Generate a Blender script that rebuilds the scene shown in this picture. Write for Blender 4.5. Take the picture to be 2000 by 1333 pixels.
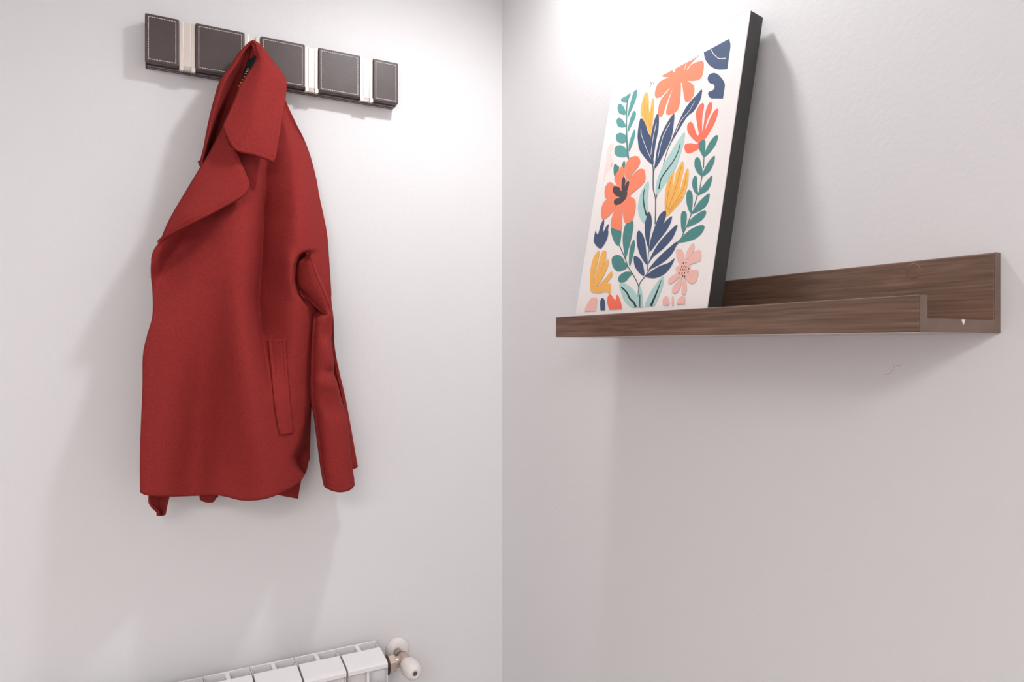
import bpy, bmesh, math, random
import numpy as np
from mathutils import Vector, Matrix
random.seed(4)
for o in list(bpy.data.objects): bpy.data.objects.remove(o, do_unlink=True)
S = bpy.context.scene
COL = S.collection

# ------------------------------------------------------------------ camera
H = 1.40                                   # eye height; the room corner is x = 0, y = 0
FOC, V0 = 1357.4, 670.8                    # focal length in px of the 2000 px wide frame, horizon row
YAW = math.radians(28.479)
CAM = (-0.67515, -1.28839, H)
cd = bpy.data.cameras.new('camera'); cam = bpy.data.objects.new('camera', cd); COL.objects.link(cam)
cam.location = CAM
cam.rotation_euler = (math.pi / 2, 0, -YAW)
cd.sensor_width = 36; cd.lens = FOC * 36 / 2000; cd.shift_y = (V0 - 666.5) / 2000
cd.clip_start = 0.02
S.camera = cam

# ------------------------------------------------------------------ world, lights, exposure
S.view_settings.view_transform = 'Standard'; S.view_settings.look = 'None'
S.view_settings.gamma = 1; S.view_settings.use_curve_mapping = False
S.view_settings.exposure = 0.0
W = bpy.data.worlds.new('world'); S.world = W; W.use_nodes = True
W.node_tree.nodes['Background'].inputs[0].default_value = (0.9, 0.9, 1, 1)
W.node_tree.nodes['Background'].inputs[1].default_value = 0.05
CEIL = H + .86
KEY = (-.17, -.49)                         # small recessed downlight close to the corner
FILL_PANELS = [(-1.55, -2.45)]                  # added fill light, built as a ceiling panel farther back in the room
l = bpy.data.lights.new('downlight_lamp', 'SPOT'); l.energy = 20.5; l.color = (.975, .985, 1)
l.spot_size = math.radians(164); l.spot_blend = .8; l.shadow_soft_size = .04
o = bpy.data.objects.new('downlight_lamp', l); COL.objects.link(o); o.location = (KEY[0], KEY[1], CEIL - .012)
for px_, py_ in FILL_PANELS:
    l = bpy.data.lights.new('fill_lamp', 'AREA'); l.energy = 28.5; l.color = (1, .985, .98); l.shape = 'RECTANGLE'; l.size = 1.18; l.size_y = .58
    o = bpy.data.objects.new('fill_lamp', l); COL.objects.link(o); o.location = (px_, py_, CEIL - .016)

# ------------------------------------------------------------------ helpers
_R = (math.cos(YAW), -math.sin(YAW)); _F = (math.sin(YAW), math.cos(YAW))
def ray(u, v):
    a = (u - 1000) / FOC
    return (_F[0] + a * _R[0], _F[1] + a * _R[1], (V0 - v) / FOC)
def at(u, v, d):
    """the point seen at u, v that stands d metres off the left wall"""
    r = ray(u, v); t = (-d - CAM[1]) / r[1]
    return (CAM[0] + t * r[0], -d, H + t * r[2])

def link(me, name, m=None, parent=None, smooth=False):
    o = bpy.data.objects.new(name, me); COL.objects.link(o)
    if m is not None and not me.materials: me.materials.append(m)
    if smooth: me.polygons.foreach_set('use_smooth', [True] * len(me.polygons))
    if parent is not None: o.parent = parent
    return o
def obj(name, bm, m=None, parent=None, smooth=False, bevel=0, seg=2):
    me = bpy.data.meshes.new(name)
    bmesh.ops.recalc_face_normals(bm, faces=bm.faces[:])
    bm.to_mesh(me); bm.free()
    o = link(me, name, m, parent, smooth)
    if bevel:
        b = o.modifiers.new('bevel', 'BEVEL'); b.width = bevel; b.segments = seg; b.limit_method = 'ANGLE'
        b.angle_limit = math.radians(40); b.harden_normals = False
    return o
def tag(o, label, cat, group=None):
    o['label'] = label; o['category'] = cat
    if group: o['group'] = group
    return o
def thing(name, loc, label, cat):
    o = bpy.data.objects.new(name, None); COL.objects.link(o); o.location = loc; o.empty_display_size = .05
    return tag(o, label, cat)
def adopt(parent, o):
    """parent a mesh that was built in world coordinates"""
    o.parent = parent; o.matrix_parent_inverse = Matrix.Translation(parent.location).inverted(); return o
def box(bm, x0, x1, y0, y1, z0, z1):
    vs = [bm.verts.new((x, y, z)) for x in (x0, x1) for y in (y0, y1) for z in (z0, z1)]
    for q in ((0, 1, 3, 2), (4, 6, 7, 5), (0, 4, 5, 1), (2, 3, 7, 6), (0, 2, 6, 4), (1, 5, 7, 3)):
        bm.faces.new([vs[i] for i in q])
    return vs
def bx(*a):
    bm = bmesh.new(); box(bm, *a); return bm
def lathe(bm, prof, mat, n=28):
    """prof = [(radius, height)], turned about local z, placed by mat"""
    rings = []
    for r, h in prof:
        if r < 1e-6: rings.append([bm.verts.new(mat @ Vector((0, 0, h)))])
        else: rings.append([bm.verts.new(mat @ Vector((r * math.cos(2 * math.pi * i / n), r * math.sin(2 * math.pi * i / n), h))) for i in range(n)])
    for a, b in zip(rings, rings[1:]):
        for i in range(n):
            j = (i + 1) % n
            if len(a) == 1 and len(b) == 1: continue
            if len(a) == 1: bm.faces.new((a[0], b[i], b[j]))
            elif len(b) == 1: bm.faces.new((a[i], b[0], a[j]))
            else: bm.faces.new((a[i], b[i], b[j], a[j]))
    return bm
def tube(bm, pts, rad, n=8):
    pts = [Vector(p) for p in pts]; rings = []
    for i, p in enumerate(pts):
        d = (pts[min(i + 1, len(pts) - 1)] - pts[max(i - 1, 0)]).normalized()
        a = d.orthogonal().normalized(); b = d.cross(a)
        rr = rad[i] if isinstance(rad, (list, tuple)) else rad
        if rings:
            a = (prev - prev.project(d)).normalized(); b = d.cross(a)
        prev = a
        rings.append([bm.verts.new(p + rr * (math.cos(2 * math.pi * k / n) * a + math.sin(2 * math.pi * k / n) * b)) for k in range(n)])
    for A, B in zip(rings, rings[1:]):
        for k in range(n): bm.faces.new((A[k], A[(k + 1) % n], B[(k + 1) % n], B[k]))
    bm.faces.new(rings[0]); bm.faces.new(rings[-1][::-1])
    return bm

# ------------------------------------------------------------------ materials
def srgb(r, g, b):
    f = lambda c: (c / 255) / 12.92 if c / 255 <= .04045 else ((c / 255 + .055) / 1.055) ** 2.4
    return (f(r), f(g), f(b), 1)
def mat(name, col, rough=.5, metal=0, bump=0, bscale=200, var=0, vscale=20, stretch=None, **kw):
    m = bpy.data.materials.new(name); m.use_nodes = True
    nt = m.node_tree; p = nt.nodes['Principled BSDF']
    p.inputs['Base Color'].default_value = col; p.inputs['Roughness'].default_value = rough; p.inputs['Metallic'].default_value = metal
    for k, v in kw.items(): p.inputs[k].default_value = v
    tc = nt.nodes.new('ShaderNodeTexCoord'); src = tc.outputs['Object']
    if stretch:
        mp = nt.nodes.new('ShaderNodeMapping'); mp.inputs['Scale'].default_value = stretch
        nt.links.new(src, mp.inputs[0]); src = mp.outputs[0]
    if bump:
        n = nt.nodes.new('ShaderNodeTexNoise'); n.inputs['Scale'].default_value = bscale; n.inputs['Detail'].default_value = 3
        b = nt.nodes.new('ShaderNodeBump'); b.inputs['Strength'].default_value = 1; b.inputs['Distance'].default_value = bump
        nt.links.new(src, n.inputs['Vector']); nt.links.new(n.outputs[0], b.inputs['Height']); nt.links.new(b.outputs[0], p.inputs['Normal'])
    if var:
        n = nt.nodes.new('ShaderNodeTexNoise'); n.inputs['Scale'].default_value = vscale; n.inputs['Detail'].default_value = 5
        r = nt.nodes.new('ShaderNodeValToRGB'); r.color_ramp.elements[0].position = .3; r.color_ramp.elements[1].position = .7
        r.color_ramp.elements[0].color = [c * (1 - var) for c in col[:3]] + [1]
        r.color_ramp.elements[1].color = [min(1, c * (1 + var)) for c in col[:3]] + [1]
        nt.links.new(src, n.inputs['Vector']); nt.links.new(n.outputs[0], r.inputs[0]); nt.links.new(r.outputs[0], p.inputs['Base Color'])
    return m
M_wall = mat('wall_paint', (.84, .825, .83, 1), .5, bump=.00025, bscale=140)
M_ceil = mat('ceiling_paint', (.82, .80, .80, 1), .6, bump=.0004, bscale=90)
M_floor = mat('floor_tile', (.46, .41, .385, 1), .45, var=.08, vscale=6)
def walnut():
    m = bpy.data.materials.new('walnut'); m.use_nodes = True; nt = m.node_tree; p = nt.nodes['Principled BSDF']
    L = nt.links.new
    tc = nt.nodes.new('ShaderNodeTexCoord')
    mp = nt.nodes.new('ShaderNodeMapping'); mp.inputs['Scale'].default_value = (30, 2.6, 30); L(tc.outputs['Object'], mp.inputs[0])
    n0 = nt.nodes.new('ShaderNodeTexNoise'); n0.inputs['Scale'].default_value = 1.6; n0.inputs['Detail'].default_value = 3; n0.inputs['Distortion'].default_value = 1.2
    L(mp.outputs[0], n0.inputs['Vector'])
    wv = nt.nodes.new('ShaderNodeMath'); wv.operation = 'MULTIPLY'; wv.inputs[1].default_value = 9; L(n0.outputs[0], wv.inputs[0])
    sn = nt.nodes.new('ShaderNodeMath'); sn.operation = 'SINE'; L(wv.outputs[0], sn.inputs[0])
    mp2 = nt.nodes.new('ShaderNodeMapping'); mp2.inputs['Scale'].default_value = (420, 11, 420); L(tc.outputs['Object'], mp2.inputs[0])
    n2 = nt.nodes.new('ShaderNodeTexNoise'); n2.inputs['Scale'].default_value = 1; n2.inputs['Detail'].default_value = 2; L(mp2.outputs[0], n2.inputs['Vector'])
    a = nt.nodes.new('ShaderNodeMath'); a.operation = 'MULTIPLY_ADD'; a.inputs[1].default_value = .15; a.inputs[2].default_value = .22; L(sn.outputs[0], a.inputs[0])
    b = nt.nodes.new('ShaderNodeMath'); b.operation = 'MULTIPLY_ADD'; b.inputs[1].default_value = .62; L(n2.outputs[0], b.inputs[0]); L(a.outputs[0], b.inputs[2])
    r = nt.nodes.new('ShaderNodeValToRGB'); e = r.color_ramp.elements
    e[0].position = .22; e[0].color = (.094, .049, .031, 1); e[1].position = .85; e[1].color = (.345, .208, .140, 1)
    k = r.color_ramp.elements.new(.52); k.color = (.222, .126, .083, 1)
    L(b.outputs[0], r.inputs[0]); L(r.outputs[0], p.inputs['Base Color'])
    bp = nt.nodes.new('ShaderNodeBump'); bp.inputs['Strength'].default_value = .5; bp.inputs['Distance'].default_value = .0004
    L(n2.outputs[0], bp.inputs['Height']); L(bp.outputs[0], p.inputs['Normal'])
    p.inputs['Roughness'].default_value = .40; p.inputs['Coat Weight'].default_value = .25; p.inputs['Coat Roughness'].default_value = .3
    return m
M_wood = walnut()
M_plug = mat('walnut_plug', srgb(122, 92, 76), .45, var=.15, vscale=120)
M_under = mat('pale_laminate', srgb(196, 182, 176), .6)
M_wood_end = mat('walnut_edge_band', srgb(116, 94, 80), .45, var=.12, vscale=60)
M_leather = mat('dark_leather', srgb(82, 70, 69), .38, bump=.0002, bscale=700, var=.10, vscale=30)
M_leather2 = mat('dark_leather_edge', srgb(66, 56, 55), .5, bump=.0002, bscale=700)
M_thread = mat('cream_thread', srgb(225, 212, 205), .8)
M_nickel = mat('brushed_nickel', srgb(238, 228, 219), .34, metal=.75, bump=.00004, bscale=300, stretch=(1, 1, .02))
M_fabric = mat('rust_red_wool', srgb(149, 51, 49), .95, bump=.0009, bscale=650, var=.13, vscale=420, **{'Sheen Weight': .0, 'Sheen Roughness': .5, 'Sheen Tint': (1, .55, .5, 1), 'Specular IOR Level': .1})
M_label = mat('black_satin', srgb(38, 44, 44), .45)
M_gold = mat('gold_metal', srgb(212, 180, 120), .3, metal=1)
M_black = mat('black_frame_paint', srgb(52, 50, 50), .42)
M_paper = mat('print_paper', srgb(243, 236, 233), .6)
M_enamel = mat('white_enamel', srgb(243, 240, 240), .3)
M_enamel_in = M_enamel
M_valve = mat('satin_nickel_valve', srgb(205, 186, 172), .35, metal=.7)
M_rubber = mat('dark_rubber', srgb(70, 58, 52), .6)
M_plastic = mat('white_plastic', srgb(238, 230, 226), .35)
M_screw = mat('steel_screw', srgb(120, 112, 106), .4, metal=1)
M_glow = bpy.data.materials.new('lamp_glow'); M_glow.use_nodes = True
M_glow.node_tree.nodes['Principled BSDF'].inputs['Emission Color'].default_value = (1, .96, .93, 1)
M_glow.node_tree.nodes['Principled BSDF'].inputs['Emission Strength'].default_value = 1

# ------------------------------------------------------------------ room shell
RX, RY = -2.3, -2.9
def struct(name, bm, m):
    o = obj(name, bm, m); o['kind'] = 'structure'; return o
wall_left = struct('wall_left', bx(RX, .1, 0, .1, 0, CEIL), M_wall)
wall_right = struct('wall_right', bx(0, .1, RY, 0, 0, CEIL), M_wall)
struct('wall_near', bx(RX, .1, RY - .1, RY, 0, CEIL), M_wall)
struct('wall_far_side', bx(RX - .1, RX, RY - .1, .1, 0, CEIL), M_wall)
struct('floor', bx(RX - .1, .1, RY - .1, .1, -.1, 0), M_floor)
struct('ceiling', bx(RX - .1, .1, RY - .1, .1, CEIL, CEIL + .1), M_ceil)
t = thing('downlight', (KEY[0], KEY[1], CEIL), 'round white recessed spotlight in the ceiling over the picture ledge', 'ceiling light')
bm = bmesh.new(); lathe(bm, [(.042, -.001), (.042, -.004), (.052, -.005), (.056, -.001), (.042, -.001)], Matrix())
obj('trim_ring', bm, M_plastic, t, True)
bm = bmesh.new(); lathe(bm, [(0, -.0015), (.041, -.0015), (.041, -.0005), (0, -.0005)], Matrix())
obj('lens', bm, M_glow, t)
for px_, py_ in FILL_PANELS:  # body of the added fill light, out of view
    t = thing('fill_panel', (px_, py_, CEIL), 'added fill light, an oblong white panel in the ceiling behind the viewer', 'ceiling light')
    bm = bmesh.new()
    for a_ in ((-.61, .61, -.31, -.29), (-.61, .61, .29, .31), (-.61, -.59, -.29, .29), (.59, .61, -.29, .29)): box(bm, *a_, -.012, 0)
    obj('frame', bm, M_plastic, t)
    obj('diffuser', bx(-.59, .59, -.29, .29, -.010, -.002), M_glow, t)

# ------------------------------------------------------------------ picture ledge on the right wall
ZS = H + .009
Y0, Y1 = -.9528, -.4021
ledge = thing('picture_ledge', (0, (Y0 + Y1) / 2, ZS), 'dark walnut picture ledge with a low front rail on the right wall', 'shelf')
def lp(name, bm, m, bev=.0008):
    return adopt(ledge, obj(name, bm, m, None, False, bev, 2))
lp('back_board', bx(-.0095, 0, Y0, Y1, ZS, ZS + .0712), M_wood, .0012)
lp('bottom_board', bx(-.1100, -.0095, Y0, Y1, ZS, ZS + .0112), M_wood)
lp('front_rail', bx(-.120, -.1100, Y0, Y1, ZS, ZS + .0302), M_wood, .0012)
lp('edge_band', bx(-.0095, 0, Y0 - .0006, Y0, ZS, ZS + .0712), M_wood_end, 0)
lp('edge_band', bx(-.120, -.1100, Y0 - .0006, Y0, ZS, ZS + .0302), M_wood_end, 0)
lp('edge_band', bx(-.1100, -.0095, Y0 - .0006, Y0, ZS, ZS + .0112), M_wood_end, 0)
o = lp('underside_sheet', bx(-.1195, -.0005, Y0 + .0005, Y1 - .0005, ZS - .0007, ZS), M_under, 0); o['label'] = 'pale sheet under the shelf'
bm = bmesh.new()  # reflection on the board end, painted as a small white triangle
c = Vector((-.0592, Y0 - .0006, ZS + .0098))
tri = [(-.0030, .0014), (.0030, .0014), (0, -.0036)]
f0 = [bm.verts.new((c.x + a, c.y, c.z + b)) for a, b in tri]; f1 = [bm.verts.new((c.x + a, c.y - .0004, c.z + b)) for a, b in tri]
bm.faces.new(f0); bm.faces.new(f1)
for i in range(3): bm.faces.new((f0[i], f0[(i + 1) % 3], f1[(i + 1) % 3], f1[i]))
o = lp('painted_glint', bm, M_plastic, 0); o['label'] = 'small white triangle standing in for a glint on the shelf end'
bm = bmesh.new(); lathe(bm, [(0, .0003), (.0070, .0003), (.0075, 0), (.0075, -.002), (0, -.002)], Matrix.Translation((-.0095, -.880, ZS + .0612)) @ Matrix.Rotation(-math.pi / 2, 4, 'Y'), 24)
o = lp('wood_plug', bm, M_plug, 0); o['label'] = 'round wooden screw plug in the back board'

# ------------------------------------------------------------------ framed print leaning on the ledge
U = Vector((.191, 0, .9816)).normalized(); N = Vector((-U.z, 0, U.x)); YR, YL = -.6945, -.4232
P0 = Vector((-.0985, 0, H + .0417))
zb = ZS + .0112 + .022 * U.x + .0006
B = P0 + U * ((zb - P0.z) / U.z)                       # bottom front edge
T = P0 + U * ((H + .398 - P0.z) / U.z)                 # top front edge
HT = (T - B).length
pic = thing('framed_print', (B.x, (YR + YL) / 2, zb), 'floral art print with black frame sides leaning on the walnut ledge', 'picture')
def pbox(name, y0, y1, h0, h1, n0, n1, m, bev=0):
    bm = bmesh.new(); vs = box(bm, 0, 1, 0, 1, 0, 1)
    for v in vs:
        a, b, cc = v.co; q = B + U * (h0 + (h1 - h0) * cc) + N * (n0 + (n1 - n0) * a); v.co = (q.x, y0 + (y1 - y0) * b, q.z)
    return adopt(pic, obj(name, bm, m, None, False, bev))
TH = .022
pbox('frame_side', YR, YR + .006, 0, HT, -TH, -.0012, M_black)
pbox('frame_side', YL - .006, YL, 0, HT, -TH, -.0012, M_black)
pbox('frame_side', YR + .006, YL - .006, 0, .006, -TH, -.0012, M_black)
pbox('frame_side', YR + .006, YL - .006, HT - .006, HT, -TH, -.0012, M_black)
pbox('backing_board', YR + .006, YL - .006, .006, HT - .006, -.016, -.013, M_black)
sheet = pbox('print_sheet', YR, YL, 0, HT, -.0012, 0, M_paper); sheet['label'] = 'off-white paper print of cut-out flowers and leaves'
for yy in (YR + .03, YL - .03): pbox('wall_bumper', yy - .005, yy + .005, HT - .016, HT - .004, -TH - .0068, -TH, M_rubber)

ART = {k: mat('ink_' + k, srgb(*c), .65) for k, c in dict(
    orange=(250, 138, 104), coral=(250, 118, 92), navy=(66, 84, 116), teal=(76, 136, 132), tealw=(92, 158, 156), mint=(176, 212, 208), pink=(245, 190, 178),
    palepink=(248, 222, 216), yellow=(248, 184, 92), gold=(190, 130, 40), black=(48, 48, 50), white=(246, 240, 238), stem=(66, 98, 98), plum=(74, 66, 72)).items()}
def onpic(u, v, off):
    r = Vector(ray(u, v)); c0 = Vector(CAM); p = B + N * off
    t = (p - c0).dot(N) / r.dot(N)
    return c0 + r * t
def spline(pts, n=6, closed=True):
    out = []; k = len(pts)
    for i in range(k if closed else k - 1):
        p = [np.array(pts[(i + j) % k] if closed else pts[min(max(i + j, 0), k - 1)], float) for j in (-1, 0, 1, 2)]
        for s in range(n):
            t = s / n
            out.append(tuple(.5 * (2 * p[1] + (p[2] - p[0]) * t + (2 * p[0] - 5 * p[1] + 4 * p[2] - p[3]) * t * t + (3 * p[1] - p[0] - 3 * p[2] + p[3]) * t ** 3)))
    if not closed: out.append(tuple(map(float, pts[-1])))
    return out
CR = {'a': (1250, 50, 6.665), 'b': (1170, 130, 6.665), 'c': (1140, 270, 6.665), 'd': (1270, 240, 5.333), 'e': (1110, 420, 6.667), 'f': (1220, 410, 6.35), 'p': (0, 0, 1)}
layer = [0]
def motif(name, items):
    """items: (ink, area, points[, line width]); flat ink shapes printed on the sheet"""
    bm = bmesh.new(); inks = []
    for it in items:
        ink, cr, pts = it[:3]; ox, oy, s = CR[cr]
        layer[0] += 1; off = .00002 + layer[0] * .000004
        pts = [(ox + a / s, oy + b / s) for a, b in pts]
        if ink not in inks: inks.append(ink)
        if len(it) > 3:
            ws = it[3] if isinstance(it[3], tuple) else (it[3], it[3])
            L = spline(pts, 6, False); a = []; b = []
            for i, p in enumerate(L):
                q0 = np.array(L[max(i - 1, 0)]); q1 = np.array(L[min(i + 1, len(L) - 1)]); d = (q1 - q0) / (np.linalg.norm(q1 - q0) + 1e-9)
                w = (ws[0] + (ws[1] - ws[0]) * i / (len(L) - 1)) / s / 2
                a.append((p[0] - d[1] * w, p[1] + d[0] * w)); b.append((p[0] + d[1] * w, p[1] - d[0] * w))
            va = [bm.verts.new(onpic(x, y, off)) for x, y in a]; vb = [bm.verts.new(onpic(x, y, off)) for x, y in b]
            for i in range(len(a) - 1):
                f = bm.faces.new((va[i], va[i + 1], vb[i + 1], vb[i])); f.material_index = inks.index(ink)
        else:
            f = bm.faces.new([bm.verts.new(onpic(x, y, off)) for x, y in spline(pts, 5)]); f.material_index = inks.index(ink)
            bmesh.ops.triangulate(bm, faces=[f])
    me = bpy.data.meshes.new(name)
    for f in bm.faces:
        f.normal_update()
        if f.normal.dot(N) < 0: f.normal_flip()
    bm.to_mesh(me); bm.free()
    for k in inks: me.materials.append(ART[k])
    o = link(me, name); o.parent = sheet; o.matrix_parent_inverse = Matrix(); return o
motif('printed_flower', [('palepink', 'b', [(510, 400), (530, 320), (600, 250), (690, 240), (720, 330), (715, 420), (650, 500), (620, 340), (560, 430)])] +
      [('black', 'b', [(x - 3, y + 9), (x + 4, y - 9)], 9) for x, y in ((667, 214), (690, 206), (712, 214), (665, 258), (680, 225))])
motif('printed_flower', [('palepink', 'c', [(390, 80), (320, 110), (290, 300), (250, 600), (300, 460), (360, 390), (340, 350), (390, 300), (360, 230)])])
motif('printed_shape', [('navy', 'a', [(832, 350), (840, 345), (1000, 260), (1150, 178), (1160, 178), (1178, 260), (1160, 400), (1138, 555), (1132, 567), (1010, 570), (920, 530), (860, 460), (838, 400)]),
      ('white', 'a', [(930, 310), (950, 360), (1000, 410), (1040, 430), (1115, 425)], 9)])
motif('printed_shape', [('navy', 'a', [(880, 700), (900, 640), (960, 617), (1020, 640), (1080, 710), (1105, 770), (1095, 850), (1082, 942), (1075, 950), (1000, 950), (920, 945), (888, 900), (895, 865), (950, 840), (970, 800), (955, 765), (910, 750)])])
motif('printed_flower', [('orange', 'a', q) for q in (
    [(400, 690), (440, 610), (560, 560), (650, 600), (650, 700), (560, 740), (450, 750)],
    [(458, 575), (470, 555), (590, 490), (680, 445), (775, 382), (700, 460), (640, 530), (560, 620), (470, 640)],
    [(285, 660), (350, 620), (425, 582), (450, 620), (480, 680), (400, 680)],
    [(600, 620), (660, 520), (740, 475), (815, 465), (832, 510), (820, 620), (790, 690), (720, 718), (600, 710)],
    [(470, 690), (340, 690), (250, 740), (205, 820), (193, 900), (215, 943), (280, 920), (360, 840), (460, 750)],
    [(460, 745), (380, 830), (270, 970), (235, 1100), (240, 1180), (280, 1185), (310, 1130), (340, 1030), (400, 880), (455, 760)],
    [(455, 760), (400, 900), (350, 1070), (340, 1140), (365, 1165), (440, 1145), (500, 1080), (525, 960), (532, 735), (500, 720)],
    [(552, 725), (630, 730), (690, 770), (710, 820), (700, 900), (660, 970), (605, 998), (580, 960), (560, 850)])] +
    [('white', 'a', [(602, 490), (580, 575)], (8, 3)), ('white', 'a', [(740, 425), (620, 555)], (12, 4)), ('white', 'a', [(432, 580), (458, 612)], (26, 4))])
motif('printed_leaf', [('navy', 'p', [(1370, 175), (1371, 182), (1367, 197), (1355, 217), (1340, 231), (1311, 279), (1316, 262), (1324, 242), (1335, 218), (1347, 200), (1360, 186)]),
      ('white', 'p', [(1357, 198), (1345, 218), (1330, 236), (1320, 258)], (.5, 1)), ('stem', 'd', [(215, 205), (175, 300), (135, 440)], (10, 6))])
motif('printed_flower', [('coral', 'p', q) for q in (
    [(1359, 222), (1362, 212), (1368.5, 203), (1374, 202), (1375, 209), (1371.5, 230), (1371, 265), (1366, 265), (1361, 240)],
    [(1374.5, 242), (1377.5, 219.5), (1383.5, 203), (1389, 200), (1391, 204.5), (1389.5, 216.5), (1381, 236), (1374, 265), (1370, 268)],
    [(1403, 213.5), (1402, 222), (1396, 240), (1384, 262), (1374, 274), (1372, 266), (1382, 243), (1389.5, 225.5), (1398, 213.5)],
    [(1342, 247), (1344, 241), (1349, 238), (1354.5, 244), (1360.5, 262), (1367, 272), (1368, 279), (1361, 278), (1350, 268), (1343, 257.5)],
    [(1336.5, 287.5), (1339.5, 281.5), (1350, 280), (1361, 281.5), (1370, 274), (1366, 289), (1357.5, 295), (1345.5, 300), (1339, 296.5)],
    [(1362, 268), (1366, 262), (1374, 260), (1378, 268), (1370, 280), (1364, 280)])])
motif('printed_leaf', [('mint', 'd', [(350, 100), (352, 200), (310, 340), (260, 490), (160, 630), (75, 745), (55, 700), (70, 600), (120, 470), (230, 280)]),
      ('black', 'd', [(313, 220), (290, 300), (240, 400), (160, 510), (110, 590), (90, 690)], (8, 13)), ('stem', 'd', [(70, 740), (60, 800)], 6)])
motif('printed_sprig', [('stem', 'd', q, 9) for q in ([(560, 350), (555, 475)], [(540, 550), (515, 700)], [(490, 755), (455, 880)], [(430, 945), (380, 1080)], [(370, 1090), (330, 1190), (275, 1275)])] + [('teal', 'd', q) for q in (
    [(565, 180), (575, 220), (560, 355), (525, 310), (503, 250), (515, 205), (545, 180)], [(700, 130), (703, 160), (680, 230), (620, 310), (562, 355), (575, 290), (620, 200), (670, 140)],
    [(490, 360), (515, 375), (530, 430), (545, 500), (540, 555), (500, 530), (465, 470), (460, 410), (470, 370)], [(668, 342), (668, 400), (630, 490), (580, 540), (540, 555), (560, 490), (610, 400)],
    [(475, 553), (488, 580), (490, 660), (497, 755), (460, 720), (438, 660), (440, 600), (455, 560)], [(642, 548), (635, 630), (600, 700), (540, 740), (490, 757), (510, 710), (560, 640)],
    [(405, 698), (435, 730), (443, 800), (430, 945), (395, 900), (375, 810), (380, 730)], [(615, 735), (605, 820), (560, 890), (490, 930), (430, 948), (465, 880), (530, 800)],
    [(355, 920), (380, 950), (375, 1050), (345, 1145), (322, 1090), (318, 980), (330, 930)], [(575, 915), (580, 950), (540, 1010), (460, 1060), (375, 1090), (395, 1040), (460, 970), (540, 920)],
    [(555, 1070), (563, 1100), (520, 1170), (430, 1225), (285, 1250), (330, 1190), (420, 1110), (510, 1070)])])
motif('printed_tulip', [('yellow', 'd', [(150, 905), (155, 720), (185, 600), (245, 508), (262, 530), (300, 450), (340, 400), (350, 480), (335, 570), (380, 482), (400, 500), (390, 640), (340, 790), (260, 890), (170, 975)]),
      ('white', 'd', [(262, 505), (232, 690)], (16, 2)), ('white', 'd', [(358, 500), (302, 725)], (18, 2))] +
      [('gold', 'd', q, 5) for q in ([(225, 560), (190, 720), (165, 900)], [(325, 450), (260, 700), (180, 910)], [(375, 530), (340, 700), (190, 925)], [(330, 770), (200, 930)])])
motif('printed_fan_plant', [('stem', 'c', [(895, 345), (905, 420), (905, 650), (935, 800), (930, 1120)], 14), ('stem', 'c', [(930, 340), (912, 440)], 9), ('stem', 'c', [(955, 740), (935, 810)], 9),
      ('stem', 'f', [(305, 470), (290, 600), (285, 760)], 9), ('stem', 'f', [(330, 715), (250, 830), (195, 900), (175, 970), (165, 1080)], 10)] + [('navy', 'f', q) for q in (
    [(305, 28), (330, 80), (335, 180), (310, 330), (300, 480), (265, 380), (248, 250), (255, 120), (280, 45)], [(500, 10), (515, 60), (480, 170), (400, 330), (310, 490), (320, 380), (370, 220), (430, 70)],
    [(580, 80), (580, 130), (530, 240), (430, 370), (315, 520), (330, 430), (400, 300), (490, 160)], [(648, 185), (635, 260), (580, 370), (480, 480), (350, 590), (295, 670), (320, 590), (410, 430), (530, 290)],
    [(650, 395), (620, 490), (550, 590), (450, 670), (305, 740), (340, 680), (430, 580), (550, 470)], [(618, 605), (570, 710), (490, 800), (370, 848), (260, 828), (320, 770), (430, 700), (540, 660)],
    [(175, 258), (220, 300), (255, 400), (270, 540), (278, 680), (200, 580), (155, 440), (150, 310)], [(125, 572), (180, 600), (225, 670), (245, 815), (190, 790), (130, 710), (110, 610)])])
motif('printed_leaf', [('mint', 'c', [(835, 565), (850, 620), (830, 780), (830, 960), (800, 1090), (770, 1095), (720, 1000), (708, 870), (740, 720), (790, 620)]), ('black', 'c', [(795, 660), (775, 760), (790, 900), (820, 1010)], (10, 22))])
motif('printed_leaves', [('mint', 'e', [(665, 905), (750, 900), (830, 960), (900, 1060), (935, 1195), (925, 1203), (830, 1203), (740, 1130), (690, 1020)]), ('mint', 'e', [(930, 930), (960, 1000), (975, 1195), (968, 1200), (925, 1203), (910, 1060)]),
      ('mint', 'f', [(480, 820), (470, 950), (400, 1130), (365, 1192), (300, 1198), (247, 1200), (290, 1080), (380, 930)]), ('black', 'e', [(690, 940), (760, 1010), (800, 1090), (850, 1140), (880, 1203)], (18, 28)),
      ('black', 'e', [(932, 1040), (932, 1200)], 12), ('black', 'f', [(455, 870), (400, 1020), (325, 1195)], (5, 32))])
motif('printed_sprig', [('teal', 'e', q) for q in (
    [(558, 165), (680, 190), (685, 300), (660, 400), (610, 370), (570, 280)], [(830, 75), (848, 130), (830, 260), (790, 420), (745, 560), (715, 420), (708, 290), (730, 160), (770, 100)],
    [(855, 325), (868, 390), (845, 520), (800, 670), (787, 580), (800, 440), (830, 350)], [(640, 522), (700, 550), (740, 620), (770, 680), (700, 725), (640, 735), (590, 690), (565, 620), (575, 550)],
    [(840, 770), (790, 740), (720, 750), (660, 800), (652, 860), (690, 882), (750, 860), (800, 800)])] +
    [('stem', 'e', [(665, 395), (740, 570), (780, 680), (850, 790), (900, 890), (918, 950)], 11)])
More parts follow.
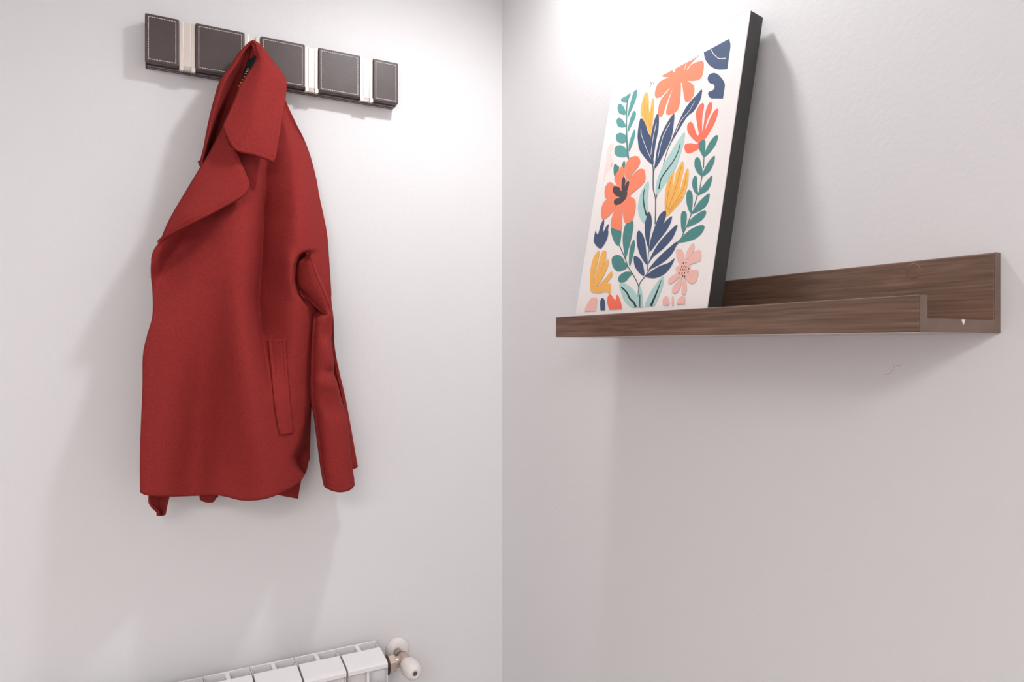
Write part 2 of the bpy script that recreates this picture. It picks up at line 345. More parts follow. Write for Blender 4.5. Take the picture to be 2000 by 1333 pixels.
motif('printed_sprig', [('tealw', 'b', q) for q in (
    [(495, 305), (485, 400), (440, 520), (370, 665), (385, 560), (430, 390), (450, 330)], [(285, 425), (360, 380), (370, 410), (360, 460), (310, 460)], [(365, 375), (410, 350), (400, 380), (370, 440)],
    [(270, 487), (310, 510), (350, 600), (320, 625), (260, 600), (240, 540), (250, 500)], [(465, 577), (480, 610), (460, 680), (375, 850), (390, 740), (430, 610)], [(265, 668), (310, 700), (345, 770), (300, 790), (245, 770), (226, 710), (240, 680)],
    [(290, 865), (350, 900), (355, 970), (300, 995), (235, 970), (218, 910), (240, 875)], [(465, 815), (465, 900), (430, 1020), (385, 1105), (390, 1000), (430, 880)], [(255, 1025), (310, 1035), (380, 1110), (370, 1165), (290, 1177), (215, 1150), (200, 1090), (220, 1040)])] +
    [('teal', 'b', [(372, 410), (356, 600), (356, 850), (370, 1100), (382, 1200)], (12, 24)), ('teal', 'c', [(410, 335), (450, 365), (460, 390), (405, 500), (388, 420), (395, 350)]), ('teal', 'c', [(525, 295), (540, 330), (520, 400), (498, 350)])])
motif('printed_tulip', [('yellow', 'b', [(600, 345), (640, 375), (655, 590), (690, 435), (705, 418), (715, 450), (705, 640), (680, 930), (640, 830), (560, 660), (540, 620), (550, 500)])] +
      [('gold', 'b', q, 4) for q in ([(590, 430), (590, 560), (625, 740)], [(625, 470), (640, 640), (660, 790)], [(695, 480), (675, 640), (668, 780)])])
motif('printed_leaves', [('navy', 'b', q) for q in ([(550, 672), (600, 740), (640, 860), (680, 940), (690, 1100), (700, 1280), (540, 1110), (505, 960), (505, 850), (525, 720)], [(765, 612), (778, 680), (770, 820), (735, 1000), (705, 1200), (685, 1180), (670, 980), (690, 830), (730, 670)],
      [(972, 615), (970, 740), (945, 900), (880, 1060), (735, 1320), (740, 1170), (780, 970), (860, 780)])] + [('white', 'b', q, 6) for q in ([(545, 820), (555, 900), (610, 1050), (670, 1195)], [(745, 740), (700, 950), (675, 1150)], [(925, 730), (830, 920), (765, 1190)])])
motif('printed_flower', [('orange', 'c', q) for q in (
    [(700, 235), (735, 290), (715, 360), (640, 450), (590, 540), (540, 500), (525, 420), (560, 310), (620, 245)], [(800, 440), (800, 540), (745, 620), (660, 690), (590, 745), (575, 640), (600, 540), (670, 440), (740, 398), (785, 410)],
    [(500, 365), (523, 420), (520, 520), (500, 660), (440, 620), (400, 540), (410, 490), (450, 420)], [(345, 572), (390, 600), (430, 680), (460, 770), (390, 785), (290, 780), (270, 720), (280, 640), (310, 590)],
    [(420, 785), (460, 800), (400, 920), (330, 1010), (250, 1055), (225, 990), (235, 890), (280, 810), (340, 785)], [(430, 880), (500, 900), (500, 1050), (490, 1200), (430, 1190), (360, 1160), (355, 1080), (390, 960)],
    [(510, 900), (560, 770), (640, 775), (675, 830), (670, 940), (630, 1070), (560, 1110), (520, 1060)], [(440, 640), (560, 540), (610, 680), (590, 780), (510, 900), (430, 885), (420, 780)])] +
    [('plum', 'c', [(520, 500), (542, 540), (535, 640), (530, 720), (495, 700), (495, 560)]), ('plum', 'c', [(490, 690), (560, 690), (565, 740), (540, 800), (470, 860), (410, 870), (392, 830), (410, 795), (470, 775), (420, 750), (380, 700), (385, 640), (420, 622), (470, 650)]),
     ('plum', 'c', [(585, 558), (590, 600), (560, 700), (520, 700), (550, 590)])])
motif('printed_tulip', [('navy', 'e', [(460, 60), (465, 110), (450, 225), (500, 140), (527, 125), (515, 190), (520, 230), (500, 320), (440, 420), (400, 433), (335, 360), (335, 290), (355, 205), (372, 250), (390, 240), (420, 130)])])
motif('printed_fan_flower', [('yellow', 'e', [(290, 990), (280, 850), (290, 700), (330, 550), (390, 467), (405, 490), (395, 560), (345, 760), (320, 880), (390, 640), (430, 500), (470, 462), (495, 490), (480, 600), (400, 780), (335, 910), (440, 700), (500, 590), (525, 590), (510, 680), (440, 830), (360, 945), (460, 850), (550, 740), (577, 760), (560, 810), (500, 890), (550, 900), (553, 1000), (540, 1020), (480, 1000), (400, 1020), (330, 1010)])])
motif('printed_shape', [('pink', 'e', [(215, 1250), (240, 1170), (290, 1095), (340, 1075), (375, 1100), (370, 1170), (350, 1248), (280, 1252)]), ('navy', 'e', [(440, 1083), (475, 1120), (480, 1236), (472, 1242), (424, 1242), (417, 1236), (415, 1130)]),
      ('coral', 'e', [(505, 1120), (520, 1050), (555, 1040), (600, 1100), (615, 1105), (630, 1042), (660, 1070), (690, 1160), (697, 1220), (690, 1226), (545, 1232), (532, 1226), (515, 1180)])])
motif('printed_flower', [('pink', 'f', q) for q in (
    [(640, 560), (640, 500), (690, 485), (730, 530), (745, 640), (700, 690), (650, 620)], [(755, 610), (770, 520), (830, 425), (860, 425), (860, 490), (800, 590)], [(780, 670), (800, 590), (870, 520), (940, 505), (940, 620), (880, 650), (800, 680)],
    [(790, 760), (905, 750), (890, 870), (850, 910), (790, 900), (750, 800)], [(630, 730), (680, 700), (740, 780), (680, 830), (600, 900), (550, 920), (540, 890), (560, 840), (640, 790)], [(700, 850), (690, 960), (640, 1030), (590, 1025), (590, 980), (640, 900)],
    [(735, 830), (770, 930), (760, 1030), (735, 1050), (705, 1030), (715, 930)], [(680, 680), (780, 640), (820, 740), (770, 840), (700, 850), (660, 780)])] +
    [('black', 'f', [(x - 3, y + 13), (x + 3, y - 13)], (9, 13)) for x, y in ((728, 662), (762, 655), (710, 705), (737, 705), (760, 712), (795, 730), (692, 745), (717, 745), (738, 748), (762, 750), (675, 790), (712, 790), (742, 787), (785, 775), (722, 820), (745, 832))])
motif('printed_shape', [('pink', 'f', [(478, 1178), (470, 1120), (510, 1070), (545, 1100), (550, 1172), (515, 1178)]), ('pink', 'f', [(582, 1172), (588, 1085), (605, 1078), (605, 1172)]), ('pink', 'f', [(645, 1140), (690, 1080), (745, 1080), (742, 1162), (700, 1168), (650, 1168)])])

# ------------------------------------------------------------------ leather and metal coat rack on the left wall
ZT, ZB = H + .5300, H + .4522                          # top and bottom of the pads
XS = [-.6612, -.6116, -.5872, -.5107, -.4850, -.4099, -.3865, -.3101, -.2859, -.2372]
rack = thing('coat_rack', ((XS[0] + XS[-1]) / 2, 0, ZB), 'dark brown leather coat rack with four metal flip hooks on the left wall', 'coat rack')
def rp(name, bm, m, bev=0, parent=None, smooth=False):
    o = obj(name, bm, m, None, smooth, bev, 3); adopt(rack, o); return o
def sub(part, o):
    """hang a world-placed mesh under a part (parts built in world coordinates carry no transform of their own)"""
    o.parent = part; o.matrix_parent_inverse = Matrix(); return o
base_bar = rp('base_bar', bx(XS[0] + .001, XS[-1] - .001, -.019, 0, ZB - .0015, ZT - .002), M_leather2, .001)
def stitches(bm, p0, p1, n, out, wid, ln):
    """n short thread stitches along p0-p1 lying on a face whose outward direction is out"""
    p0, p1, out = Vector(p0), Vector(p1), Vector(out); d = (p1 - p0).normalized(); s = d.cross(out)
    for i in range(n):
        c0 = p0 + (p1 - p0) * ((i + .5) / n)
        vs = []
        for h in (0, 1):
            for a, b in ((-1, -1), (1, -1), (1, 1), (-1, 1)):
                k = .7 if h else 1
                vs.append(bm.verts.new(c0 + d * (a * ln / 2 * k) + s * (b * wid / 2 * k) + out * (.0005 * h - .0001)))
        bm.faces.new(vs[4:])
        for k in range(4): bm.faces.new((vs[k], vs[(k + 1) % 4], vs[4 + (k + 1) % 4], vs[4 + k]))
for i in range(0, 10, 2):
    x0, x1 = XS[i], XS[i + 1]
    pad = rp('leather_pad', bx(x0, x1, -.030, -.019, ZB, ZT), M_leather, .0022)
    bm = bmesh.new(); e = .0050; p = .0036
    nx = round((x1 - x0 - 2 * e) / p); nz = round((ZT - ZB - 2 * e) / p); yf = -.030
    stitches(bm, (x0 + e, yf, ZT - e), (x1 - e, yf, ZT - e), nx, (0, -1, 0), .0013, .0029)
    stitches(bm, (x0 + e, yf, ZB + e), (x1 - e, yf, ZB + e), nx, (0, -1, 0), .0013, .0029)
    stitches(bm, (x0 + e, yf, ZB + e), (x0 + e, yf, ZT - e), nz, (0, -1, 0), .0013, .0029)
    stitches(bm, (x1 - e, yf, ZB + e), (x1 - e, yf, ZT - e), nz, (0, -1, 0), .0013, .0029)
    o = sub(pad, rp('stitching', bm, M_thread)); o['label'] = 'cream stitching around the pad'
bm = bmesh.new()
stitches(bm, (XS[0] + .004, -.0150, ZB - .0015), (XS[-1] - .004, -.0150, ZB - .0015), 150, (0, 0, -1), .0010, .0020)
stitches(bm, (XS[0] + .004, -.0060, ZB - .0015), (XS[-1] - .004, -.0060, ZB - .0015), 150, (0, 0, -1), .0010, .0020)
sub(base_bar, rp('underside_stitching', bm, M_thread))
for i in range(1, 9, 2):
    x0, x1 = XS[i] + .0002, XS[i + 1] - .0002; w = x1 - x0
    bm = bmesh.new()
    a, b = x0 + w * .28, x0 + w * .72
    box(bm, x0, a - .0004, -.0265, -.019, ZB - .003, ZT - .0015)
    box(bm, b + .0004, x1, -.0265, -.019, ZB - .003, ZT - .0015)
    box(bm, x0, x1, -.0225, -.019, ZB - .001, ZT - .002)
    box(bm, x0, a - .0004, -.030, -.0255, ZB - .0045, ZB + .003); box(bm, b + .0004, x1, -.030, -.0255, ZB - .0045, ZB + .003)
    h = rp('hook_channel', bm, M_nickel, .0005)
    bm = bmesh.new()
    if i == 3:                                         # flipped out, carries the coat
        vs = box(bm, a, b, -.0318, -.020, ZB + .020, ZB + .0245)
        for v in vs:
            if v.co.y < -.03: v.co.z += .006
        box(bm, a, b, -.0318, -.0290, ZB + .0265, ZB + .036)
    else:
        box(bm, a, b, -.0262, -.0225, ZB + .004, ZT - .002)
        vs = box(bm, a, b, -.0300, -.0225, ZB - .0035, ZB + .004)
        for v in vs:
            if v.co.z > ZB and v.co.y < -.025: v.co.y = -.0262
    sub(h, rp('hook_tongue', bm, M_nickel, .0004))

# ------------------------------------------------------------------ red coat hanging from the second hook
coat = thing('coat', at(440, 970, .06), 'rust red wool coat hanging by its collar from the leather rack', 'coat')
def crom(pts, n):
    """n points along a smooth open curve, evenly spaced"""
    q = np.array(spline(pts, 10, False)); s = np.concatenate([[0], np.cumsum(np.hypot(*(q[1:] - q[:-1]).T))])
    t = np.linspace(0, s[-1], n)
    return np.stack([np.interp(t, s, q[:, 0]), np.interp(t, s, q[:, 1])], 1)
def coons(left, right, top, bottom, ns, nt):
    """grid [nt][ns] of sheet coordinates between four edges"""
    Lc, Rc, Tc, Bc = crom(left, nt), crom(right, nt), crom(top, ns), crom(bottom, ns)
    s = np.linspace(0, 1, ns)[None, :, None]; t = np.linspace(0, 1, nt)[:, None, None]
    G = (1 - s) * Lc[:, None] + s * Rc[:, None] + (1 - t) * Tc[None] + t * Bc[None]
    G -= (1 - s) * (1 - t) * Lc[0] + s * (1 - t) * Rc[0] + (1 - s) * t * Lc[-1] + s * t * Rc[-1]
    return G, s[..., 0] + 0 * t[..., 0], t[..., 0] + 0 * s[..., 0]
def points(G, D):
    r0 = _F[0] + (G[..., 0] - 1000) / FOC * _R[0]; r1 = _F[1] + (G[..., 0] - 1000) / FOC * _R[1]; r2 = (V0 - G[..., 1]) / FOC
    t = (-D - CAM[1]) / r1
    return np.stack([CAM[0] + t * r0, -D, H + t * r2], -1)
def sheet_mesh(name, grids, thick=.0035, m=None):
    """one mesh from vertex grids (each a double-faced cloth of the given thickness)"""
    V = []; Fc = []; base = 0
    for P, th in grids:
        nt, ns, _ = P.shape
        du = np.gradient(P, axis=1); dv = np.gradient(P, axis=0); n = np.cross(dv, du); n /= np.linalg.norm(n, axis=-1, keepdims=True) + 1e-9
        n *= np.sign(-n[..., 1:2] + 1e-9)               # towards the room
        Q = P - n * th
        Q[..., 1] = np.minimum(Q[..., 1], -.003)
        V += P.reshape(-1, 3).tolist() + Q.reshape(-1, 3).tolist()
        k = nt * ns; idx = lambda j, i, b=0: base + b * k + j * ns + i
        for j in range(nt - 1):
            for i in range(ns - 1):
                Fc.append((idx(j, i), idx(j + 1, i), idx(j + 1, i + 1), idx(j, i + 1)))
                Fc.append((idx(j, i, 1), idx(j, i + 1, 1), idx(j + 1, i + 1, 1), idx(j + 1, i, 1)))
        rim = [(0, i) for i in range(ns)] + [(j, ns - 1) for j in range(1, nt)] + [(nt - 1, i) for i in range(ns - 2, -1, -1)] + [(j, 0) for j in range(nt - 2, 0, -1)]
        for a, b in zip(rim, rim[1:] + rim[:1]):
            Fc.append((idx(*a), idx(*b), idx(*b, 1), idx(*a, 1)))
        base += 2 * k
    me = bpy.data.meshes.new(name); me.from_pydata(V, [], Fc); me.validate(); me.update()
    return adopt(coat, link(me, name, m or M_fabric, None, True))
I = lambda x, xs, ys: np.interp(x, xs, ys)
def gauss(u, v, vs, xs, amps, wl, wr, cusp=False):
    xc = I(v, vs, xs); a = I(v, vs, amps); x = u - xc; w = np.where(x < 0, wl, wr)
    return a * (np.exp(-np.abs(x) / w) if cusp else np.exp(-(x / w) ** 2))
def edge(s, t, G, px=5, drop=.003, sides='lrb'):
    """soft rolled edge and the stitched line beside it"""
    w = np.hypot(*(G[:, -1] - G[:, 0]).T)[:, None]; h = np.hypot(*np.moveaxis(G[-1] - G[0], -1, 0))[None, :]
    out = 0
    for k, dist in (('l', s * w), ('r', (1 - s) * w), ('b', (1 - t) * h), ('t', t * h)):
        if k in sides:
            e = np.clip(dist / px, 0, 1); out = out - drop * (1 - np.sqrt(1 - (1 - e) ** 2)) - .0007 * np.exp(-((dist - 8) / 1.6) ** 2)
    return out

def smooth(x, a, b):
    x = np.clip((x - a) / (b - a), 0, 1); return x * x * (3 - 2 * x)
BODY_L = [(440, 250), (409, 297), (377, 352), (334, 425), (314, 468), (302, 485), (296, 501), (295, 521), (297, 559), (298.5, 597), (296, 625), (287, 656), (279, 695), (278, 761), (275, 830), (273, 890), (273, 962)]
BODY_R = [(553, 172), (558, 196), (575, 234), (593, 270), (606, 304), (618, 350), (624, 384), (638, 451), (642, 494), (645.5, 545), (647, 582), (640, 606), (620, 640), (612, 700), (611, 760), (608, 800), (606, 860), (604, 895), (598, 922), (587, 941)]
BODY_T = [(440, 250), (470, 225), (515, 195), (553, 172)]
BODY_B = [(273, 962), (282, 967), (300, 970), (335, 971), (386, 969), (422, 968), (445, 972), (470, 978), (500, 978), (530, 972), (562, 957), (587, 941)]
def body_base(u, v):
    xl = I(v, [250, 352, 468, 521, 625, 695, 962], [440, 377, 314, 295, 296, 279, 273]); xr = I(v, [172, 234, 304, 384, 494, 560, 640, 760, 941], [553, 575, 606, 624, 642, 648, 640, 625, 615])
    s = np.clip((u - xl) / np.maximum(xr - xl, 20), 0, 1)
    d = I(v, [170, 300, 450, 600, 800, 980], [.058, .078, .100, .112, .118, .122])
    d = d - .012 * (1 - s) * smooth(v, 300, 500)
    d = d - .055 * np.clip((s - .80) / .20, 0, 1) ** 2 * smooth(-v, -700, -560)
    d = d - .045 * np.clip((s - .80) / .20, 0, 1) ** 1.6 * smooth(v, 560, 700)
    return d
def body_depth(u, v):
    d = body_base(u, v)
    xc = I(v, [290, 340, 420, 520, 590, 650, 700, 770], [524, 519, 515, 510, 504, 511, 519, 530]); am = I(v, [290, 340, 420, 520, 590, 650, 700, 780], [.012, .032, .056, .066, .066, .056, .036, 0])
    x = (u - xc); ramp = np.where(x < 0, np.exp(x / 14), np.exp(-(np.abs(x) / 40) ** 1.15))
    d = d - am * ramp
    d = d + gauss(u, v, [300, 420, 520, 640, 760], [578, 580, 566, 566, 570], [.0, .008, .012, .006, 0], 26, 34)
    d = d + gauss(u, v, [540, 650, 770, 900, 965], [420, 412, 400, 385, 376], [0, -.012, -.027, -.034, -.034], 42, 38)
    d = d + gauss(u, v, [400, 500, 700, 850, 950], [468, 470, 480, 500, 516], [.004, .014, .026, .029, .024], 46, 40)
    d = d + gauss(u, v, [430, 462, 500, 540, 590, 640], [395, 366, 338, 316, 300, 288], [-.008, -.032, -.038, -.032, -.018, 0], 24, 46)
    d = d + gauss(u, v, [640, 760, 960], [330, 320, 312], [.004, .006, .004], 40, 40)
    # crease under the arm: the front folds over where the sleeve is set in
    d = d + gauss(u, v, [488, 500, 520, 550, 575, 600], [604, 590, 582, 581, 588, 604], [0, -.024, -.036, -.038, -.034, 0], 5, 20)
    d = d + gauss(u, v, [480, 510, 550, 590], [570, 568, 566, 570], [0, .009, .010, 0], 20, 8)
    # the lower side turning in above the hem
    d = d + gauss(u, v, [780, 830, 870, 896, 912, 930, 945], [622, 610, 597, 584, 588, 605, 615], [-.006, -.030, -.048, -.054, -.044, -.016, 0], 10, 34)
    return d
G, s, t = coons(BODY_L, BODY_R, BODY_T, BODY_B, 170, 230)
D = body_depth(G[..., 0], G[..., 1]) + edge(s, t, G, 5, .003, 'lb')
D = np.maximum(D, .016 + .022 * (1 - smooth(G[..., 1], 225, 300)))
sheet_mesh('front_panel', [(points(G, D), .0045)])

# back of the coat against the wall, its hem showing below the front
BL = [(470, 200), (420, 300), (360, 400), (325, 480), (312, 560), (308, 640), (297, 760), (291, 900), (291, 972)]
BR = [(545, 190), (585, 280), (612, 380), (630, 500), (628, 600), (607, 680), (603, 780), (601, 880), (588, 941), (582, 975)]
BB = [(291, 972), (335, 966), (384, 966), (391, 977), (402, 982), (415, 982), (421, 976), (426, 966), (470, 966), (530, 966), (560, 971), (582, 975)]
G, s, t = coons(BL, BR, [(470, 200), (510, 190), (545, 190)], BB, 120, 120)
D = .024 + .013 * (1 - smooth(G[..., 1], 215, 270)) + .006 * np.sin(s * 17 + 1) * t + .012 * t + edge(s, t, G, 4, .002, 'lrb')
grids = [(points(G, D), .004)]
G, s, t = coons([(291, 960), (291, 983), (309, 999), (309, 1009)], [(334, 960), (330, 975), (322, 996), (318, 1008)], [(291, 960), (334, 960)], [(309, 1009), (318, 1008)], 24, 30)
D = .070 + .014 * np.abs(s - .62) * 2 + edge(s, t, G, 3, .002, 'lrb')
grids.append((points(G, D), .004))
o = sheet_mesh('back_panel', grids); o['label'] = 'back of the coat showing below the front hem'

# far side of the collar, seen from inside
G, s, t = coons([(495, 79.5), (486, 83), (477, 91), (464, 105), (447, 131), (429, 158), (418, 192), (406, 241), (397, 288), (392, 308), (390.5, 317), (399, 333)],
                [(500, 82), (508, 98), (516, 116), (515, 135), (508, 150), (494, 180), (484, 203), (460, 250), (438, 288), (411, 333)], [(495, 79.5), (500, 82)], [(399, 333), (411, 333)], 60, 130)
roll = np.clip(s / .16, 0, 1)
D = I(G[..., 1], [80, 130, 240, 322], [.078, .079, .078, .082]) - .012 * (1 - np.sqrt(1 - (1 - roll) ** 2)) - .046 * smooth(s, .12, .46) * smooth(t, 0, .10) * (1 - .6 * smooth(t, .8, 1))
grids = [(points(G, np.maximum(D, .0355)), .003)]
# strip of the collar stand above the label
G, s, t = coons([(489, 96), (486, 106), (485, 116)], [(498, 92), (500, 102), (500, 112)], [(489, 96), (494, 93), (498, 92)], [(485, 116), (500, 112)], 12, 16)
grids.append((points(G, .060 + .008 * np.sin(np.pi * s) + 0 * t), .002))
# near leaf of the collar, folded over towards the room
CL = [(491, 80.5), (498, 90), (501.5, 111), (495, 126), (485, 141), (467, 171), (457, 196), (435, 245)]
CRr = [(497, 79), (510, 88), (530, 113), (550, 140), (559, 158), (559.5, 176), (555, 212), (546, 264), (539, 306), (534, 318)]
G, s, t = coons(CL, CRr, [(491, 80.5), (497, 79)], [(435, 245), (449, 280), (462, 295), (476, 300), (496, 304), (519, 312), (534, 318)], 80, 120)
D = I(G[..., 1], [79, 130, 200, 260, 320], [.079, .091, .102, .110, .114])
D = D + .011 * np.sin(np.pi * np.clip(s, 0, 1)) ** 1.2 * smooth(t, 0, .3) - .014 * smooth(s, .80, 1) * (1 - smooth(t, .4, .75)) + gauss(G[..., 0], G[..., 1], [100, 160, 220, 300], [518, 505, 494, 500], [.002, .005, .004, 0], 22, 16)
D = D + edge(s, t, G, 6, .0055, 'l') + edge(s, t, G, 5, .003, 'rb')
grids.append((points(G, D), .0045))
sheet_mesh('collar', grids)

# lapel turned back over the front
LL = [(436, 244), (409, 296), (376, 351), (333, 424), (314, 466), (308, 476)]
LR = [(451, 281), (462, 295), (470, 314), (482, 343), (488, 359), (484, 374), (469, 388), (417, 417), (372, 440), (327, 463), (311, 476)]
G, s, t = coons(LL, LR, [(436, 244), (444, 262), (451, 281)], [(308, 476), (311, 476)], 70, 130)
D = body_base(G[..., 0], G[..., 1]) + .006 + .024 * np.sin(np.pi * np.clip(s, 0, 1) * .62) * smooth(1 - t, 0, .35) + edge(s, t, G, 6, .006, 'l') + edge(s, t, G, 5, .003, 'r')
sheet_mesh('lapel', [(points(G, D), .0045)])

# pocket welt
G, s, t = coons([(522, 664), (528, 719), (537, 800), (546, 851)], [(558, 662), (561, 710), (566, 764), (574, 846)], [(522, 664), (540, 662.5), (558, 662)], [(546, 851), (560, 850), (574, 846)], 30, 90)
D = body_depth(G[..., 0], G[..., 1]) + .0042 + edge(s, t, G, 3.5, .003, 'lrbt')
o = sheet_mesh('pocket_welt', [(points(G, D), .004)]); o['label'] = 'long slanted pocket welt on the coat front'

# sleeve: folded upper part, hanging tube and the strip behind its seam
def rnd(s, p=2): return np.sqrt(np.clip(1 - np.abs(2 * s - 1) ** p, 0, 1))
SL = [(601, 496), (592, 502), (583, 511), (579, 528), (579, 550), (584, 563), (597, 577), (612, 593), (622, 601), (627, 605), (619, 611), (614.5, 625), (612.5, 645), (610, 700), (609.5, 776), (616, 812), (624, 875), (630, 920), (635, 947)]
SR = [(603, 496), (612, 511), (622, 533), (634, 560), (641, 578), (646, 594), (650, 615), (649, 640), (647.5, 665), (652, 705), (653, 730), (660, 752), (667, 780), (677, 815), (683, 860), (687, 905), (692, 940)]
SB = [(635, 947), (640, 954), (650, 960), (665, 962.5), (682, 959), (690, 951), (692, 940)]
G, s, t = coons(SL, SR, [(601, 496), (603, 496)], SB, 60, 240)
u, v = G[..., 0], G[..., 1]
up = .082 + .036 * np.sin(np.clip(s * 1.25, 0, 1) * math.pi / 2) ** .8 - .012 * smooth(s, .86, 1) + .0025 * np.exp(-((s - .90) / .04) ** 2)
up = up - .030 * (1 - smooth(v, 492, 516)) * (1 - s)
lo = .082 + .040 * rnd(s, 2.4)
k = smooth(v, 598, 622)
D = up * (1 - k) + lo * k
D = D + .006 * np.exp(-((v - 700) / 26) ** 2) * smooth(s, .2, .8) - .009 * np.exp(-((v - 727) / 8) ** 2) * smooth(s, .35, .95) + .006 * np.exp(-((v - 750) / 16) ** 2) - .005 * np.exp(-((v - 800) / 20) ** 2) * smooth(s, .2, .7) - .006 * np.exp(-((v - 652) / 16) ** 2) * smooth(s, .1, .9) - .010 * np.exp(-((v - 612) / 8) ** 2) * (1 - smooth(s, .1, .6))
D = D + edge(s, t, G, 5, .004, 'b')
grids = [(points(G, D), .003)]
G, s, t = coons([(627, 605), (614.5, 625), (612.5, 645), (610, 700), (609.5, 776), (616, 812), (624, 875), (630, 920), (635, 947)], SR[5:], [(627, 605), (646, 594)], SB, 40, 100)
bul = rnd(s, 2.4)
back = .078 - .026 * bul
grids.append((points(G, back), .002))
G, s, t = coons([(636, 572), (637, 600), (638, 640), (640, 690), (650, 760), (664, 830), (676, 900), (680, 917)], [(646, 570), (648, 594), (651.5, 622), (652.5, 655), (654.5, 683), (662.5, 725), (674.5, 776), (683.5, 824), (692.5, 875), (699, 913)],
                [(636, 572), (646, 570)], [(680, 917), (690, 917), (699, 913)], 30, 110)
D = .066 - .022 * (1 - smooth(t, .02, .12)) - .012 * s + .010 * np.exp(-((s - .72) / .14) ** 2) * smooth(t, .05, .15) * (1 - smooth(t, .5, .9)) + edge(s, t, G, 4, .003, 'rb')
grids.append((points(G, D), .004))
sheet_mesh('sleeve', grids)

# woven label and chain loop inside the collar
G, s, t = coons([(486, 113), (480, 126), (475, 142), (470, 166)], [(500, 108), (497, 124), (490, 142), (481, 160)], [(486, 113), (500, 108)], [(470, 166), (481, 160)], 12, 30)
D = .062 + .012 * s + 0 * t
o = sheet_mesh('neck_label', [(points(G, D), .001)], m=M_label); o['label'] = 'black satin label inside the collar'
bm = bmesh.new()
for k, (u, v) in enumerate([(484, 136), (482.5, 140), (480, 144), (477.5, 150), (474.5, 157), (471, 163), (468.5, 168)]):
    c0 = Vector(at(u, v, .078)); rot = Matrix.Rotation(k * 1.3, 4, 'Z') @ Matrix.Rotation(1.1, 4, 'X')
    bmesh.ops.create_icosphere(bm, subdivisions=1, radius=.0021, matrix=Matrix.Translation(c0) @ rot @ Matrix.Diagonal((1, .5, 1.4, 1)))
o = adopt(coat, obj('chain_loop', bm, M_gold, None, True)); o['label'] = 'small gold chain hanging loop'

# ------------------------------------------------------------------ aluminium radiator under the coat
ZR = H - .556; XR = -.2810; PITCH = .0738; NSEC = 8
rad = thing('radiator', (XR - NSEC * PITCH / 2, -.06, .11), 'white aluminium sectional radiator on the left wall below the coat', 'radiator')
def section():
    bm = bmesh.new(); w = PITCH - .0014; zb_ = .11
    x1 = 0; x0 = -w; xm = -w / 2
    box(bm, x0, x1, -.0270, -.0236, zb_ + .03, ZR)                                # rear plate
    box(bm, xm - .0034, xm + .0034, -.060, -.0262, zb_ + .03, ZR - .0015)         # rear web
    box(bm, x0, x0 + .0012, -.052, -.0262, zb_ + .03, ZR - .003); box(bm, x1 - .0012, x1, -.052, -.0262, zb_ + .03, ZR - .003)
    box(bm, x0 + .012, x1 - .012, -.080, -.046, zb_, ZR - .03)                    # water way
    # sloping top cap with a turned-down lip
    prof = [(-.057, .0008), (-.096, -.0068), (-.101, -.0085), (-.1035, -.0115), (-.1035, -.0180), (-.1005, -.0180), (-.1000, -.0125), (-.0965, -.0105), (-.057, -.0030)]
    A_ = [bm.verts.new((x0 + .0008, y, ZR + z)) for y, z in prof]; B_ = [bm.verts.new((x1 - .0008, y, ZR + z)) for y, z in prof]
    bm.faces.new(A_); bm.faces.new(B_[::-1])
    for i in range(len(prof)): j = (i + 1) % len(prof); bm.faces.new((A_[i], A_[j], B_[j], B_[i]))
    box(bm, xm - .0022, xm + .0022, -.1025, -.060, zb_ + .03, ZR - .012)          # front web
    box(bm, x0 + .001, x1 - .001, -.086, -.081, zb_ + .03, ZR - .006)             # inner plate behind the air outlet
    box(bm, x0, x1, -.103, -.100, zb_ + .03, ZR - .048)                           # front panel
    box(bm, x0, x0 + .0012, -.100, -.060, zb_ + .03, ZR - .016); box(bm, x1 - .0012, x1, -.100, -.060, zb_ + .03, ZR - .016)
    box(bm, x0 - .0007, x1 + .0007, -.085, -.045, ZR - .072, ZR - .030)           # joining hub
    box(bm, x0 - .0007, x1 + .0007, -.085, -.045, zb_, zb_ + .042)
    return bm
first = obj('section', section(), M_enamel, None, False, .0008, 2)
for i in range(NSEC):
    o = first if i == 0 else first.copy()
    if i: COL.objects.link(o)
    o.location = (XR - i * PITCH, 0, 0); adopt(rad, o)
gk = obj('gap_strip', bx(-PITCH - .0001, -PITCH + .0015, -.1015, -.0575, ZR - .040, ZR - .0125), M_rubber)  # dark strip filling the gap between two sections
for v in gk.data.vertices:
    if v.co.y > -.08 and v.co.z > ZR - .03: v.co.z = ZR - .0025
for i in range(NSEC - 1):
    o = gk if i == 0 else gk.copy()
    if i: COL.objects.link(o)
    o.location = (XR - i * PITCH, 0, 0); adopt(rad, o)
for px in (XR - PITCH * 1.5, XR - PITCH * 6.5):
    adopt(rad, obj('wall_bracket', bx(px - .012, px + .012, -.046, -.0004, ZR - .085, ZR - .074), M_enamel))
for px in (XR - PITCH * 1.5, XR - PITCH * 6.5):
    adopt(rad, obj('foot', bx(px - .012, px + .012, -.08, -.05, 0, .1101), M_enamel))
VX, VY, VZ = -.2335, -.052, H - .592
toroom = Matrix.Rotation(math.pi / 2, 4, 'X')           # local z -> -y
def vp(name, bm, m, sm=True, bev=0): return adopt(rad, obj(name, bm, m, None, sm, bev))
bm = bmesh.new(); lathe(bm, [(0, 0), (.0235, 0), (.0235, .003), (.021, .009), (.016, .013), (.0115, .0145), (0, .0145)], Matrix.Translation((VX + .004, -.0004, VZ)) @ toroom, 36)
vp('wall_rosette', bm, M_plastic)
bm = bmesh.new(); lathe(bm, [(0, .010), (.0085, .010), (.0085, .036), (.0105, .036), (.0105, .044), (.012, .046), (.012, .062), (.0095, .066), (.0095, .072), (0, .072)], Matrix.Translation((VX, 0, VZ)) @ toroom, 28)
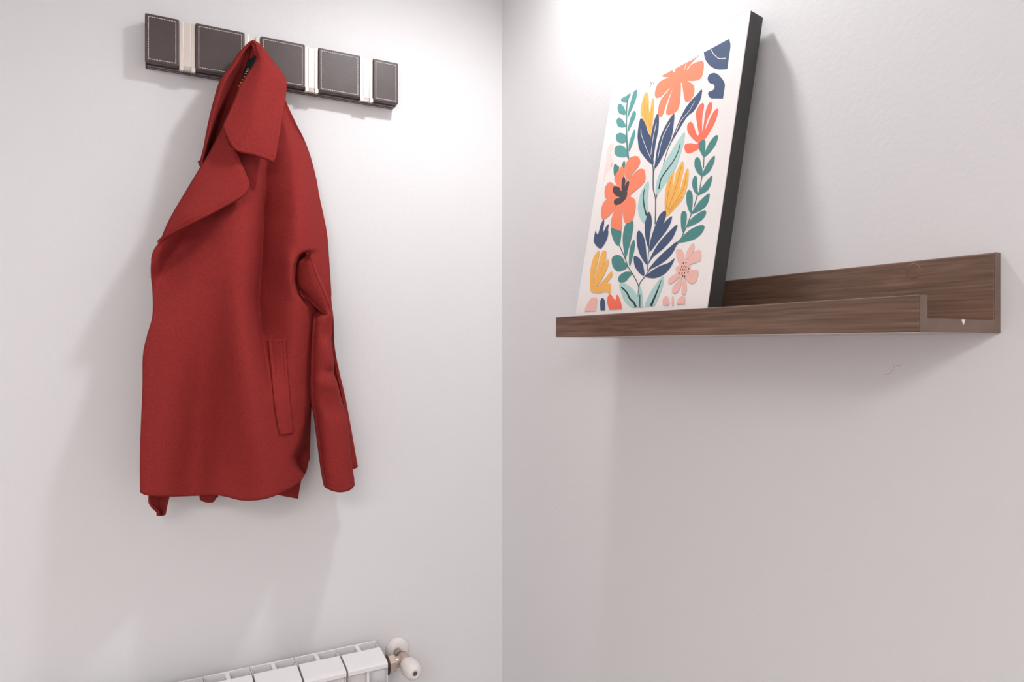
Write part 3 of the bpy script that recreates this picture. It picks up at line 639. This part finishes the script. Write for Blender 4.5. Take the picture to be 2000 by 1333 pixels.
lathe(bm, [(0, 0), (.0105, 0), (.0105, .030), (0, .030)], Matrix.Translation((VX, VY - .002, VZ)) @ Matrix.Rotation(-math.pi / 2, 4, 'Y'), 24)
valve = vp('valve_body', bm, M_valve)
bm = bmesh.new(); lathe(bm, [(0, .0), (.0108, .0), (.0108, .0016), (0, .0016)], Matrix.Translation((VX, -.0355, VZ)) @ toroom, 28); sub(valve, vp('seal_ring', bm, M_rubber))
bm = bmesh.new(); lathe(bm, [(0, .020), (.0165, .020), (.0165, .033), (0, .033)], Matrix.Translation((VX, VY - .004, VZ)) @ Matrix.Rotation(-math.pi / 2, 4, 'Y'), 6); sub(valve, vp('hex_nut', bm, M_valve, False, .001))
bm = bmesh.new(); lathe(bm, [(0, .0335), (.0175, .0335), (.0175, .036), (.015, .038), (.015, .0475), (0, .0475)], Matrix.Translation((VX, VY - .004, VZ)) @ Matrix.Rotation(-math.pi / 2, 4, 'Y'), 28); sub(valve, vp('union_collar', bm, M_rubber))
bm = bmesh.new(); n = 40
lathe(bm, [(0, .067), (.010, .067), (.0135, .070), (.0162, .080), (.0170, .090), (.0160, .102), (.0130, .110), (.0085, .1135), (.0045, .1140), (.0045, .1122), (0, .1122)], Matrix.Translation((VX - .001, 0, VZ)) @ toroom, n)
for v in bm.verts:                                      # shallow grip flutes
    a = math.atan2(v.co.z - VZ, v.co.x - VX + .001); r = math.hypot(v.co.z - VZ, v.co.x - VX + .001)
    if r > .012: k = 1 - .06 * max(0, math.cos(4 * a)) ** 4; v.co.x = VX - .001 + (v.co.x - VX + .001) * k; v.co.z = VZ + (v.co.z - VZ) * k
knob = vp('knob', bm, M_plastic)
bm = bmesh.new(); lathe(bm, [(0, .1118), (.0036, .1118), (.0036, .1134), (.0016, .1134), (.0013, .1126), (0, .1126)], Matrix.Translation((VX - .001, 0, VZ)) @ toroom, 20); sub(knob, vp('knob_screw', bm, M_screw))

# faint scuff on the right wall under the ledge
def onwall(u, v):
    r = ray(u, v); k = (-.0002 - CAM[0]) / r[0]; return (-.0002, CAM[1] + k * r[1], H + k * r[2])
bm = bmesh.new(); tube(bm, [onwall(*q) for q in spline([(1728, 732), (1739, 730), (1744, 722), (1748, 714), (1756, 716), (1761, 711)], 5, False)], .00016, 5)
o = obj('scuff_mark', bm, mat('scuff', srgb(196, 184, 182), .8)); o.parent = wall_right; o['label'] = 'thin grey scuff line on the wall'
